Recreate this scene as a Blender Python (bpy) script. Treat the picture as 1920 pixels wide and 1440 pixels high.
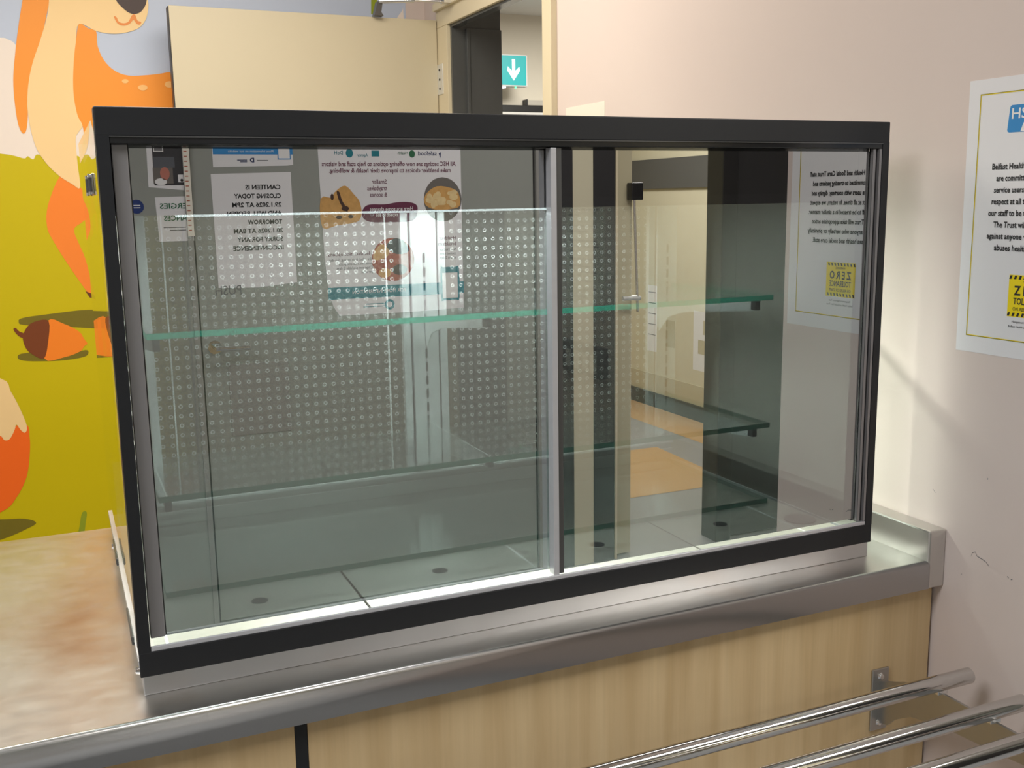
import bpy, bmesh, math, random
from mathutils import Vector
sc = bpy.context.scene
for o in list(bpy.data.objects): bpy.data.objects.remove(o)
C = sc.collection

# ---------------------------------------------------------------- camera, world, lights, exposure
cd = bpy.data.cameras.new('camera'); cam = bpy.data.objects.new('camera', cd); C.objects.link(cam)
cam.location = (-0.057, -1.302, 1.511); cam.rotation_euler = (1.3942, 0.0154, -0.417)
cd.sensor_fit = 'HORIZONTAL'; cd.sensor_width = 36.0; cd.lens = 1939.62/1920*36; cd.clip_start = 0.02
sc.camera = cam
w = bpy.data.worlds.new('world'); sc.world = w; w.use_nodes = True
w.node_tree.nodes['Background'].inputs[0].default_value = (0.9, 0.95, 1.0, 1); w.node_tree.nodes['Background'].inputs[1].default_value = 0.3
sc.view_settings.view_transform = 'Standard'; sc.view_settings.look = 'None'
sc.view_settings.gamma = 1.0; sc.view_settings.use_curve_mapping = False; sc.view_settings.exposure = 0.0
sc.cycles.transparent_max_bounces = 40; sc.cycles.max_bounces = 14; sc.cycles.glossy_bounces = 8

def area(name, loc, sx, sy, power, color, rot=(0, 0, 0)):
    l = bpy.data.lights.new(name, 'AREA'); l.shape = 'RECTANGLE'; l.size = sx; l.size_y = sy
    l.energy = power; l.color = color
    o = bpy.data.objects.new(name, l); C.objects.link(o); o.location = loc; o.rotation_euler = rot; return o
area('ceiling_lamp_serving', (0.2, 1.25, 2.55), 1.4, 1.0, 34, (1.0, 0.91, 0.79))
area('ceiling_lamp_customer', (-0.9, -0.75, 2.55), 1.2, 0.6, 34, (0.95, 0.97, 1.0))
area('ceiling_lamp_entrance', (1.9, -1.3, 2.55), 1.5, 0.5, 34, (1.0, 0.97, 0.93))
area('ceiling_lamp_lobby', (3.0, -4.3, 2.55), 0.6, 1.6, 74, (1.0, 0.97, 0.91))
area('ceiling_lamp_passage', (2.6, 3.0, 2.55), 0.6, 1.2, 52, (1.0, 0.95, 0.85))

# ---------------------------------------------------------------- materials
M = {}
def mat(name, color=(.8, .8, .8), rough=.5, metal=0.0, spec=.5, var=0.0, scale=(20, 20, 20), bump=0.0, emit=None, estr=0, coat=0):
    m = bpy.data.materials.new(name); m.use_nodes = True; nt = m.node_tree; b = nt.nodes['Principled BSDF']
    b.inputs['Base Color'].default_value = (*color, 1); b.inputs['Roughness'].default_value = rough
    b.inputs['Metallic'].default_value = metal; b.inputs['Specular IOR Level'].default_value = spec
    if coat: b.inputs['Coat Weight'].default_value = coat; b.inputs['Coat Roughness'].default_value = .08
    if emit: b.inputs['Emission Color'].default_value = (*emit, 1); b.inputs['Emission Strength'].default_value = estr
    if var or bump:
        tc = nt.nodes.new('ShaderNodeTexCoord'); mp = nt.nodes.new('ShaderNodeMapping'); mp.inputs['Scale'].default_value = scale
        nz = nt.nodes.new('ShaderNodeTexNoise'); nz.inputs['Scale'].default_value = 1.0; nz.inputs['Detail'].default_value = 5
        nt.links.new(tc.outputs['Object'], mp.inputs['Vector']); nt.links.new(mp.outputs['Vector'], nz.inputs['Vector'])
        if var:
            mx = nt.nodes.new('ShaderNodeMix'); mx.data_type = 'RGBA'
            mx.inputs[6].default_value = (*[c*(1-var) for c in color], 1); mx.inputs[7].default_value = (*[min(1, c*(1+var)) for c in color], 1)
            nt.links.new(nz.outputs['Fac'], mx.inputs[0]); nt.links.new(mx.outputs[2], b.inputs['Base Color'])
        if bump:
            bp = nt.nodes.new('ShaderNodeBump'); bp.inputs['Strength'].default_value = bump; bp.inputs['Distance'].default_value = .002
            nt.links.new(nz.outputs['Fac'], bp.inputs['Height']); nt.links.new(bp.outputs['Normal'], b.inputs['Normal'])
    M[name] = m; return m
def srgb(r, g, b):
    f = lambda c: ((c/255+.055)/1.055)**2.4 if c > 10 else c/255/12.92
    return (f(r), f(g), f(b))

def steel(name, base, r0, r1, scale, bump=.05, stain=None):
    m = mat(name, base, r0, 1.0); nt = m.node_tree; b = nt.nodes['Principled BSDF']
    tc = nt.nodes.new('ShaderNodeTexCoord'); mp = nt.nodes.new('ShaderNodeMapping'); mp.inputs['Scale'].default_value = scale
    nz = nt.nodes.new('ShaderNodeTexNoise'); nz.inputs['Scale'].default_value = 1; nz.inputs['Detail'].default_value = 6
    nt.links.new(tc.outputs['Object'], mp.inputs['Vector']); nt.links.new(mp.outputs['Vector'], nz.inputs['Vector'])
    mr = nt.nodes.new('ShaderNodeMapRange'); mr.inputs['From Min'].default_value = .3; mr.inputs['From Max'].default_value = .7
    mr.inputs['To Min'].default_value = r0; mr.inputs['To Max'].default_value = r1
    nt.links.new(nz.outputs['Fac'], mr.inputs['Value']); nt.links.new(mr.outputs['Result'], b.inputs['Roughness'])
    bp = nt.nodes.new('ShaderNodeBump'); bp.inputs['Strength'].default_value = bump; bp.inputs['Distance'].default_value = .001
    nt.links.new(nz.outputs['Fac'], bp.inputs['Height']); nt.links.new(bp.outputs['Normal'], b.inputs['Normal'])
    if stain:
        n2 = nt.nodes.new('ShaderNodeTexNoise'); n2.inputs['Scale'].default_value = 5; n2.inputs['Detail'].default_value = 4
        nt.links.new(tc.outputs['Object'], n2.inputs['Vector'])
        r2 = nt.nodes.new('ShaderNodeMapRange'); r2.inputs['From Min'].default_value = .5; r2.inputs['From Max'].default_value = .72
        mx = nt.nodes.new('ShaderNodeMix'); mx.data_type = 'RGBA'; mx.inputs[6].default_value = (*base, 1); mx.inputs[7].default_value = (*stain, 1)
        nt.links.new(n2.outputs['Fac'], r2.inputs['Value']); nt.links.new(r2.outputs['Result'], mx.inputs[0]); nt.links.new(mx.outputs[2], b.inputs['Base Color'])
    return m
steel('worktop_steel', (.62, .60, .57), .28, .36, (30, 45, 45), .002, (.56, .47, .40))
steel('lip_steel', (.72, .72, .72), .275, .285, (12, 700, 700), .0)
steel('splash_steel', (.62, .61, .59), .275, .285, (700, 12, 700), .0)
steel('plinth_steel', (.72, .72, .74), .275, .285, (12, 700, 700), .0)
steel('tray_steel', (.60, .59, .54), .34, .42, (12, 400, 400), .0)
M['tray_steel'].node_tree.nodes['Principled BSDF'].inputs['Metallic'].default_value = .78
steel('interior_steel', (.62, .62, .60), .30, .36, (12, 300, 300), .0)
steel('tube_steel', (.62, .61, .60), .07, .10, (5, 30, 30), .0)
steel('bracket_steel', (.5, .49, .47), .3, .4, (60, 60, 120), .01)
steel('galvanised', (.8, .81, .80), .35, .5, (160, 160, 160), .03)
M['galvanised'].node_tree.nodes['Principled BSDF'].inputs['Metallic'].default_value = .6
steel('chrome', (.8, .8, .8), .05, .1, (10, 10, 10), 0)
mat('anodised', srgb(150, 147, 148), .38, .55, var=.06, scale=(60, 60, 2))
mat('anodised_light', srgb(205, 205, 210), .3, .5, var=.05, scale=(2, 60, 60))
mat('black_paint', (.013, .0135, .0155), .42, 0, .4, var=.1, scale=(60, 60, 60))
mat('black_gloss', (.012, .012, .013), .16, 0, .5)
mat('valance_black', (.02, .02, .02), .5, 0, .3)
mat('grey_lip', (.05, .05, .05), .35, 0, .5)
mat('black_rubber', (.02, .02, .02), .5)
mat('clip_grey', (.12, .12, .12), .3, .6)
mat('led_tube', (.9, .9, .9), .4, emit=(1, 1, .97), estr=5)
mat('wall_cream', srgb(222, 208, 201), .55, 0, .35, var=.03, scale=(3, 3, 3), bump=.03)
mat('cream_trim', srgb(222, 210, 180), .4, 0, .45)
mat('cream_door', srgb(206, 196, 170), .38, 0, .45, var=.03, scale=(3, 3, 1))
mat('dark_frame', (.085, .09, .09), .22, 0, .5, var=.15, scale=(14, 14, 5), bump=.25)
mat('grey_wall', srgb(152, 156, 150), .45, 0, .4, var=.02, scale=(3, 3, 3))
mat('grey_post', srgb(150, 150, 146), .4, 0, .4)
mat('dark_grey', (.03, .03, .032), .4, 0, .4)
mat('black_skirt', (.015, .015, .016), .4)
mat('corridor_wall', srgb(228, 222, 208), .6, 0, .3, var=.02, scale=(2, 2, 2))
mat('sign_grey', srgb(92, 92, 90), .4)
mat('lobby_wall', srgb(214, 208, 182), .5, 0, .35, var=.03, scale=(3, 3, 3))
mat('lobby_band', srgb(196, 188, 158), .5, 0, .35)
mat('ceiling_white', (.8, .79, .76), .8)
mat('floor_grey', srgb(150, 152, 154), .35, 0, .45, var=.06, scale=(20, 20, 20))
mat('floor_tan', srgb(196, 160, 112), .3, 0, .5, var=.05, scale=(12, 12, 12))
mat('paper', (.82, .82, .84), .6, 0, .3); mat('paper_warm', (.84, .8, .7), .6, 0, .3)
mat('ink', (.02, .02, .022), .6); mat('ink_grey', (.16, .16, .17), .6)
mat('ink_plum', srgb(105, 40, 70), .6); mat('ink_green', srgb(40, 105, 70), .6); mat('ink_teal', srgb(20, 125, 140), .6)
mat('ink_blue', srgb(50, 140, 205), .5); mat('ink_navy', srgb(20, 40, 90), .5); mat('ink_yellow', srgb(250, 225, 0), .5)
mat('ink_gold', srgb(150, 140, 40), .5); mat('ink_white', (.85, .85, .85), .6)
mat('poster_dark', (.035, .037, .045), .35); mat('poster_mid', (.10, .11, .13), .4)
mat('bake_gold', srgb(214, 165, 95), .6, var=.3, scale=(60, 60, 60)); mat('bake_pale', srgb(236, 206, 150), .6, var=.25, scale=(70, 70, 70))
mat('bake_dark', srgb(70, 45, 35), .6); mat('bake_red', srgb(170, 75, 50), .6, var=.4, scale=(60, 60, 60)); mat('photo_grey', srgb(110, 105, 100), .6)
mat('skin_photo', srgb(190, 120, 105), .6)
mat('sticker_blue', srgb(30, 55, 120), .4)
mat('exit_green', srgb(0, 150, 150), .4, emit=srgb(0, 165, 170), estr=.5); mat('exit_white', (.9, .9, .9), .4, emit=(.85, .92, .95), estr=.8)
mat('exit_case', (.7, .7, .7), .4); mat('led_green', (.1, .8, .2), .4, emit=(.05, 1, .2), estr=4)
mat('box_grey', srgb(190, 186, 176), .5); mat('rail_black', (.012, .013, .014), .4); mat('wash_white', (.75, .75, .73), .5)
mat('red_item', srgb(180, 50, 50), .5)
for n, c in dict(sky=(196, 208, 230), cloud=(246, 234, 224), green_hill=(208, 190, 0), fur_orange=(252, 158, 58), fur_dark=(255, 140, 52),
                 fur_cream=(252, 218, 160), spot=(255, 198, 125), hoof=(110, 60, 35), nose=(74, 60, 58), mouth=(240, 150, 78),
                 shade_olive=(124, 112, 34), acorn_orange=(255, 140, 40), acorn_brown=(126, 66, 34), tail_orange=(255, 112, 32),
                 grass=(150, 165, 40)).items():
    mat('mural_'+n, srgb(*c), .45, 0, .35)

# an old brown spill streak on the worktop beside the case
nt = M['worktop_steel'].node_tree; b = nt.nodes['Principled BSDF']; old = b.inputs['Base Color'].links[0].from_socket
tc = nt.nodes.new('ShaderNodeTexCoord'); mp = nt.nodes.new('ShaderNodeMapping'); mp.inputs['Location'].default_value = (.075*9, -.27*2.4, 0); mp.inputs['Scale'].default_value = (9, 2.4, 0)
gr = nt.nodes.new('ShaderNodeTexGradient'); gr.gradient_type = 'SPHERICAL'; nz = nt.nodes.new('ShaderNodeTexNoise'); nz.inputs['Scale'].default_value = 14; nz.inputs['Detail'].default_value = 6
mu = nt.nodes.new('ShaderNodeMath'); mu.operation = 'MULTIPLY'; mr = nt.nodes.new('ShaderNodeMapRange'); mr.inputs['From Min'].default_value = .12; mr.inputs['From Max'].default_value = .6; mr.inputs['To Max'].default_value = .75
mx = nt.nodes.new('ShaderNodeMix'); mx.data_type = 'RGBA'; mx.inputs[7].default_value = (.40, .24, .15, 1)
nt.links.new(tc.outputs['Object'], mp.inputs['Vector']); nt.links.new(mp.outputs['Vector'], gr.inputs['Vector']); nt.links.new(tc.outputs['Object'], nz.inputs['Vector'])
nt.links.new(gr.outputs['Fac'], mu.inputs[0]); nt.links.new(nz.outputs['Fac'], mu.inputs[1]); nt.links.new(mu.outputs[0], mr.inputs['Value'])
nt.links.new(mr.outputs['Result'], mx.inputs[0]); nt.links.new(old, mx.inputs[6]); nt.links.new(mx.outputs[2], b.inputs['Base Color'])
# pale veneer, vertical grain
m = mat('veneer', srgb(212, 184, 140), .42, 0, .4); nt = m.node_tree; b = nt.nodes['Principled BSDF']
tc = nt.nodes.new('ShaderNodeTexCoord'); mp = nt.nodes.new('ShaderNodeMapping'); mp.inputs['Scale'].default_value = (16, 16, 1.1)
n1 = nt.nodes.new('ShaderNodeTexNoise'); n1.inputs['Scale'].default_value = 1.2; n1.inputs['Detail'].default_value = 7; n1.inputs['Distortion'].default_value = .5
mp2 = nt.nodes.new('ShaderNodeMapping'); mp2.inputs['Scale'].default_value = (190, 190, 4)
n2 = nt.nodes.new('ShaderNodeTexNoise'); n2.inputs['Scale'].default_value = 1
cr = nt.nodes.new('ShaderNodeValToRGB'); cr.color_ramp.elements[0].position = .3; cr.color_ramp.elements[1].position = .72
cr.color_ramp.elements[0].color = (*srgb(198, 168, 122), 1); cr.color_ramp.elements[1].color = (*srgb(224, 198, 154), 1)
mx = nt.nodes.new('ShaderNodeMix'); mx.data_type = 'RGBA'; mx.blend_type = 'MULTIPLY'; mx.inputs[0].default_value = .14
for mm, nn in ((mp, n1), (mp2, n2)):
    nt.links.new(tc.outputs['Object'], mm.inputs['Vector']); nt.links.new(mm.outputs['Vector'], nn.inputs['Vector'])
nt.links.new(n1.outputs['Fac'], cr.inputs[0]); nt.links.new(cr.outputs[0], mx.inputs[6]); nt.links.new(n2.outputs['Fac'], mx.inputs[7])
nt.links.new(mx.outputs[2], b.inputs['Base Color'])

def glass_nodes(name):
    m = bpy.data.materials.new(name); m.use_nodes = True; nt = m.node_tree; nt.nodes.clear(); M[name] = m
    return m, nt, nt.nodes.new('ShaderNodeOutputMaterial')
def fresnel_fac(nt, gain=1.0):
    g = nt.nodes.new('ShaderNodeNewGeometry'); mr = nt.nodes.new('ShaderNodeMapRange')
    mr.inputs['To Min'].default_value = 1.5; mr.inputs['To Max'].default_value = 1/1.5
    nt.links.new(g.outputs['Backfacing'], mr.inputs['Value'])
    f = nt.nodes.new('ShaderNodeFresnel'); nt.links.new(mr.outputs['Result'], f.inputs['IOR'])
    if gain == 1.0: return f.outputs[0]
    mu = nt.nodes.new('ShaderNodeMath'); mu.operation = 'MULTIPLY'; mu.use_clamp = True; mu.inputs[1].default_value = gain
    nt.links.new(f.outputs[0], mu.inputs[0]); return mu.outputs[0]
def clear_glass(name, tint, gain=1.0, fixed=None):
    m, nt, out = glass_nodes(name)
    t = nt.nodes.new('ShaderNodeBsdfTransparent'); t.inputs[0].default_value = (*tint, 1)
    g = nt.nodes.new('ShaderNodeBsdfGlossy'); g.inputs['Roughness'].default_value = 0.0; g.inputs['Color'].default_value = (1, 1, 1, 1)
    x = nt.nodes.new('ShaderNodeMixShader')
    if fixed is None: nt.links.new(fresnel_fac(nt, gain), x.inputs[0])
    else: x.inputs[0].default_value = fixed
    nt.links.new(t.outputs[0], x.inputs[1]); nt.links.new(g.outputs[0], x.inputs[2]); nt.links.new(x.outputs[0], out.inputs[0])
    return m
clear_glass('pane_glass', (.97, .985, .98))
clear_glass('side_glass', (.93, .955, .94))
clear_glass('shelf_glass', (.95, .97, .962))
clear_glass('mirror_film', (.21, .24, .25), fixed=.46)
clear_glass('film_edge', (.9, .92, .92), fixed=0.0)
# green polished glass edges: a darker copy paints in the weaker light on the lower shelves
for gname, gd, gt in (('glass_edge', srgb(80, 188, 160), srgb(80, 200, 170)), ('glass_edge_dim', srgb(62, 104, 90), srgb(62, 112, 96))):
    m, nt, out = glass_nodes(gname)
    d = nt.nodes.new('ShaderNodeBsdfDiffuse'); d.inputs[0].default_value = (*gd, 1)
    tl = nt.nodes.new('ShaderNodeBsdfTranslucent'); tl.inputs[0].default_value = (*gt, 1)
    g = nt.nodes.new('ShaderNodeBsdfGlossy'); g.inputs['Roughness'].default_value = .08
    x1 = nt.nodes.new('ShaderNodeMixShader'); x1.inputs[0].default_value = .5; x2 = nt.nodes.new('ShaderNodeMixShader'); x2.inputs[0].default_value = .10
    nt.links.new(d.outputs[0], x1.inputs[1]); nt.links.new(tl.outputs[0], x1.inputs[2]); nt.links.new(x1.outputs[0], x2.inputs[1]); nt.links.new(g.outputs[0], x2.inputs[2]); nt.links.new(x2.outputs[0], out.inputs[0])
# pale acrylic edge; also paints in light caught in the deck joints
mat('acrylic_edge_glint', (.85, .86, .84), .3)
# perforated clear acrylic sheet: rows of small round holes
m, nt, out = glass_nodes('perforated_acrylic')
tc = nt.nodes.new('ShaderNodeTexCoord'); sp = nt.nodes.new('ShaderNodeSeparateXYZ'); nt.links.new(tc.outputs['Object'], sp.inputs[0])
def mth(op, a, b_=None, clamp=False):
    n = nt.nodes.new('ShaderNodeMath'); n.operation = op; n.use_clamp = clamp
    for i, s_ in enumerate((a, b_)):
        if s_ is None: continue
        if isinstance(s_, (int, float)): n.inputs[i].default_value = s_
        else: nt.links.new(s_, n.inputs[i])
    return n.outputs[0]
PITCH = .0176
fx = mth('SUBTRACT', mth('FRACT', mth('DIVIDE', sp.outputs[0], PITCH)), .5); fz = mth('SUBTRACT', mth('FRACT', mth('DIVIDE', sp.outputs[2], PITCH)), .5)
rr = mth('SQRT', mth('ADD', mth('MULTIPLY', fx, fx), mth('MULTIPLY', fz, fz)))
ring = mth('MULTIPLY', mth('LESS_THAN', rr, .21), mth('GREATER_THAN', rr, .125))
t = nt.nodes.new('ShaderNodeBsdfTransparent'); t.inputs[0].default_value = (.80, .80, .77, 1)
df = nt.nodes.new('ShaderNodeBsdfDiffuse'); df.inputs[0].default_value = (.6, .61, .58, 1)
gl = nt.nodes.new('ShaderNodeBsdfGlossy'); gl.inputs['Roughness'].default_value = .05
h = nt.nodes.new('ShaderNodeMixShader'); h.inputs[0].default_value = .07
nt.links.new(t.outputs[0], h.inputs[1]); nt.links.new(df.outputs[0], h.inputs[2])
h2 = nt.nodes.new('ShaderNodeMixShader'); nt.links.new(fresnel_fac(nt), h2.inputs[0]); nt.links.new(h.outputs[0], h2.inputs[1]); nt.links.new(gl.outputs[0], h2.inputs[2])
rd = nt.nodes.new('ShaderNodeBsdfDiffuse'); rd.inputs[0].default_value = (.9, .9, .88, 1)
rt = nt.nodes.new('ShaderNodeBsdfTranslucent'); rt.inputs[0].default_value = (.9, .9, .88, 1)
ra = nt.nodes.new('ShaderNodeMixShader'); ra.inputs[0].default_value = .4; nt.links.new(rd.outputs[0], ra.inputs[1]); nt.links.new(rt.outputs[0], ra.inputs[2])
fin = nt.nodes.new('ShaderNodeMixShader'); nt.links.new(ring, fin.inputs[0]); nt.links.new(h2.outputs[0], fin.inputs[1]); nt.links.new(ra.outputs[0], fin.inputs[2])
nt.links.new(fin.outputs[0], out.inputs[0])

# ---------------------------------------------------------------- mesh helpers
class MB:
    def __init__(s): s.bm = bmesh.new(); s.mats = []
    def mi(s, m):
        if m not in s.mats: s.mats.append(m)
        return s.mats.index(m)
    def face(s, pts, m=None):
        f = s.bm.faces.new([s.bm.verts.new(p) for p in pts])
        if m: f.material_index = s.mi(m)
        return f
    def box(s, x0, x1, y0, y1, z0, z1, m=None, bev=0, front=None):
        v = [s.bm.verts.new((x, y, z)) for x in (x0, x1) for y in (y0, y1) for z in (z0, z1)]
        idx = [(0, 1, 3, 2), (4, 6, 7, 5), (0, 4, 5, 1), (2, 3, 7, 6), (0, 2, 6, 4), (1, 5, 7, 3)]
        fs = []
        for i, q in enumerate(idx):
            f = s.bm.faces.new([v[k] for k in q]); fs.append(f)
            if m: f.material_index = s.mi(m)
            if front and i == 2: f.material_index = s.mi(front)
        if bev:
            es = list({e for f in fs for e in f.edges})
            bmesh.ops.bevel(s.bm, geom=es, offset=bev, segments=2, affect='EDGES', profile=.5)
        return s
    def prism(s, pts, axis, a, b, m=None):
        """polygon in the two other axes, extruded from a to b along axis"""
        def P(p, t):
            q = [p[0], p[1]]; q.insert(axis, t); return q
        lo = [s.bm.verts.new(P(p, a)) for p in pts]; hi = [s.bm.verts.new(P(p, b)) for p in pts]
        fs = [s.bm.faces.new(lo), s.bm.faces.new(hi[::-1])]
        n = len(pts)
        for i in range(n): fs.append(s.bm.faces.new([lo[i], hi[i], hi[(i+1) % n], lo[(i+1) % n]]))
        if m:
            for f in fs: f.material_index = s.mi(m)
        return s
    def tube(s, p0, p1, r, seg=20, m=None, r1=None, cap=True):
        p0 = Vector(p0); p1 = Vector(p1); d = (p1-p0).normalized(); r1 = r if r1 is None else r1
        a = d.orthogonal().normalized(); c = d.cross(a)
        A = []; B = []
        for i in range(seg):
            t = 2*math.pi*i/seg; q = a*math.cos(t)+c*math.sin(t)
            A.append(s.bm.verts.new(p0+q*r)); B.append(s.bm.verts.new(p1+q*r1))
        for i in range(seg):
            f = s.bm.faces.new([A[i], A[(i+1) % seg], B[(i+1) % seg], B[i]]); f.smooth = True
            if m: f.material_index = s.mi(m)
        if cap:
            for L in (A[::-1], B):
                f = s.bm.faces.new([s.bm.verts.new(q.co) for q in L])
                if m: f.material_index = s.mi(m)
        return s
    def build(s, name, m=None, parent=None, label=None, cat=None, group=None, kind=None):
        bmesh.ops.recalc_face_normals(s.bm, faces=s.bm.faces)
        me = bpy.data.meshes.new(name); s.bm.to_mesh(me); s.bm.free()
        ml = s.mats if s.mats else [m]
        for k in ml: me.materials.append(M[k])
        o = bpy.data.objects.new(name, me); C.objects.link(o)
        if parent: o.parent = parent; o.matrix_parent_inverse = parent.matrix_world.inverted()
        if label: o['label'] = label
        if cat: o['category'] = cat
        if group: o['group'] = group
        if kind: o['kind'] = kind
        return o
def thing(name, loc, label, cat, group=None):
    o = bpy.data.objects.new(name, None); C.objects.link(o); o.location = loc; o.empty_display_size = .05
    o['label'] = label; o['category'] = cat
    if group: o['group'] = group
    bpy.context.view_layer.update()
    return o
def struct(name, mb, m=None, parent=None):
    return mb.build(name, m, parent, kind=None if parent else 'structure')
def smooth(pts, n=4):
    out = []; L = len(pts)
    for i in range(L):
        p0, p1, p2, p3 = (pts[(i+k) % L] for k in (-1, 0, 1, 2))
        for j in range(n):
            t = j/n
            out.append(tuple(.5*((2*p1[k])+(-p0[k]+p2[k])*t+(2*p0[k]-5*p1[k]+4*p2[k]-p3[k])*t*t+(-p0[k]+3*p1[k]-3*p2[k]+p3[k])*t**3) for k in range(2)))
    return out
_tx = {}
def text_mesh(body, bold):
    if (body, bold) in _tx: return _tx[(body, bold)]
    c = bpy.data.curves.new('lettering', 'FONT'); c.body = body; c.size = 1; c.resolution_u = 2; c.offset = bold
    o = bpy.data.objects.new('lettering', c); C.objects.link(o); dg = bpy.context.evaluated_depsgraph_get()
    me = bpy.data.meshes.new_from_object(o.evaluated_get(dg))
    r = ([v.co.xy[:] for v in me.vertices], [tuple(p.vertices) for p in me.polygons])
    bpy.data.objects.remove(o); bpy.data.curves.remove(c); bpy.data.meshes.remove(me)
    _tx[(body, bold)] = r; return r
class Sheet:
    """a printed sheet: local x to the reader's right, local y DOWN from the top left corner"""
    def __init__(s, origin, u, n, thick=.0008):
        s.o = Vector(origin); s.u = Vector(u); s.n = Vector(n); s.v = Vector((0, 0, 1)); s.th = thick; s.mb = MB()
    def P(s, x, y, h=0): return s.o+s.u*x-s.v*y+s.n*h
    def base(s, pts, m):
        n = len(pts); lo = [s.mb.bm.verts.new(s.P(*p, 0)) for p in pts]; hi = [s.mb.bm.verts.new(s.P(*p, s.th)) for p in pts]
        fs = [s.mb.bm.faces.new(lo[::-1]), s.mb.bm.faces.new(hi)]
        for i in range(n): fs.append(s.mb.bm.faces.new([lo[i], lo[(i+1) % n], hi[(i+1) % n], hi[i]]))
        for f in fs: f.material_index = s.mb.mi(m)
        return s
    def poly(s, pts, m, k=1): s.mb.face([s.P(*p, s.th+.0004*k) for p in pts], m); return s
    def rect(s, x0, y0, x1, y1, m, k=1): return s.poly([(x0, y0), (x1, y0), (x1, y1), (x0, y1)], m, k)
    def frame(s, x0, y0, x1, y1, t, m, k=1):
        s.rect(x0, y0, x1, y0+t, m, k); s.rect(x0, y1-t, x1, y1, m, k); s.rect(x0, y0+t, x0+t, y1-t, m, k); return s.rect(x1-t, y0+t, x1, y1-t, m, k)
    def ell(s, cx, cy, rx, ry, m, k=1, n=28): return s.poly([(cx+rx*math.cos(2*math.pi*i/n), cy+ry*math.sin(2*math.pi*i/n)) for i in range(n)], m, k)
    def text(s, body, x, y, size, m, align='L', width=None, bold=.0, k=2):
        vs, fs = text_mesh(body, bold)
        if not vs: return s
        x0 = min(v[0] for v in vs); x1 = max(v[0] for v in vs); wd = (x1-x0)*size; sx = 1 if width is None else width/wd; wd *= sx
        off = x-(0 if align == 'L' else wd/2 if align == 'C' else wd)
        V = [s.mb.bm.verts.new(s.P(off+(v[0]-x0)*size*sx, y-v[1]*size, s.th+.0004*k)) for v in vs]
        mi = s.mb.mi(m)
        for f in fs:
            try: s.mb.bm.faces.new([V[i] for i in f]).material_index = mi
            except ValueError: pass
        return s
    def build(s, name, label=None, cat=None, parent=None, group=None):
        # keep printed faces facing the reader
        for f in s.mb.bm.faces: f.normal_update()
        me = bpy.data.meshes.new(name); s.mb.bm.to_mesh(me); s.mb.bm.free()
        for k in s.mb.mats: me.materials.append(M[k])
        o = bpy.data.objects.new(name, me); C.objects.link(o)
        if parent: o.parent = parent; o.matrix_parent_inverse = parent.matrix_world.inverted()
        if label: o['label'] = label; o['category'] = cat
        if group: o['group'] = group
        return o
# ---------------------------------------------------------------- the setting
CZ = 2.58; FZ = -.06
b = MB(); b.box(-2.6, 4.2, -2.6, 4.6, FZ-.05, FZ, 'floor_grey'); b.box(1.6, 4.2, -7.0, -2.6, FZ-.05, FZ, 'floor_grey')
# tan vinyl laid in the lobby beyond the grey doors
for pts in ([(2.186, -3.276), (3.319, -3.276), (3.371, -4.191), (2.186, -4.212)], [(3.683, -3.172), (4.213, -3.172), (4.213, -7.331), (3.683, -7.331)], [(2.186, -5.252), (3.683, -5.304), (3.683, -7.331), (2.186, -7.331)]):
    b.face([(min(x, 4.049), max(y, -6.99), FZ+.001) for x, y in pts], 'floor_tan')
struct('floor', b)

b = MB(); b.box(-2.6, 4.2, -2.6, 4.6, CZ, CZ+.05); b.box(1.6, 4.2, -7.0, -2.6, CZ, CZ+.05); struct('ceiling', b, 'ceiling_white')
b = MB(); b.box(-2.6, 1.467, 2.5, 2.6, FZ, CZ); struct('wall_back', b, 'wall_cream')
b = MB(); b.box(-2.7, -2.6, -2.6, 2.6, FZ, CZ); struct('wall_left', b, 'wall_cream')
XW = 1.284
b = MB(); b.box(XW, 1.467, -.36, 1.466, FZ, CZ, bev=.003); b.box(XW, 1.467, 2.235, 2.5, FZ, CZ); b.box(XW, XW+.03, 1.466, 2.235, 2.1155, CZ); struct('wall_right', b, 'wall_cream')
b = MB(); b.box(1.467, 4.2, -.36, -.22, FZ, CZ); struct('wall_return', b, 'wall_cream')
# grey wall behind the photographer, with openings for the doors
b = MB(); b.box(-2.6, .39, -2.6, -2.5, FZ, CZ); b.box(.39, 1.80, -2.6, -2.5, 2.2, CZ); b.box(1.80, 2.11, -2.6, -2.5, 2.2, CZ); b.box(2.11, 2.64, -2.6, -2.5, 2.3, CZ); b.box(3.3, 4.2, -2.6, -2.5, FZ, CZ); b.box(2.64, 3.3, -2.6, -2.5, 2.3, CZ)
struct('wall_front', b, 'grey_wall')
b = MB(); b.box(1.467, 4.2, 4.5, 4.6, FZ, CZ); struct('wall_passage', b, 'corridor_wall')
b = MB(); b.box(4.2, 4.3, -2.6, 4.6, FZ, CZ); struct('wall_far_right', b, 'corridor_wall')
b = MB(); b.box(4.05, 4.15, -7, -2.6, FZ, CZ, 'lobby_wall'); b.box(4.044, 4.05, -7, -2.6, .05, .19, 'lobby_band'); struct('wall_lobby', b)
b = MB(); b.box(1.6, 4.15, -7.1, -7, FZ, CZ); b.box(1.5, 1.6, -7, -2.6, FZ, CZ); struct('wall_lobby_end', b, 'lobby_wall')
b = MB(); b.box(4.03, 4.05, -7, -2.6, FZ, .05); struct('baseboard_lobby', b, 'black_skirt')

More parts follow.
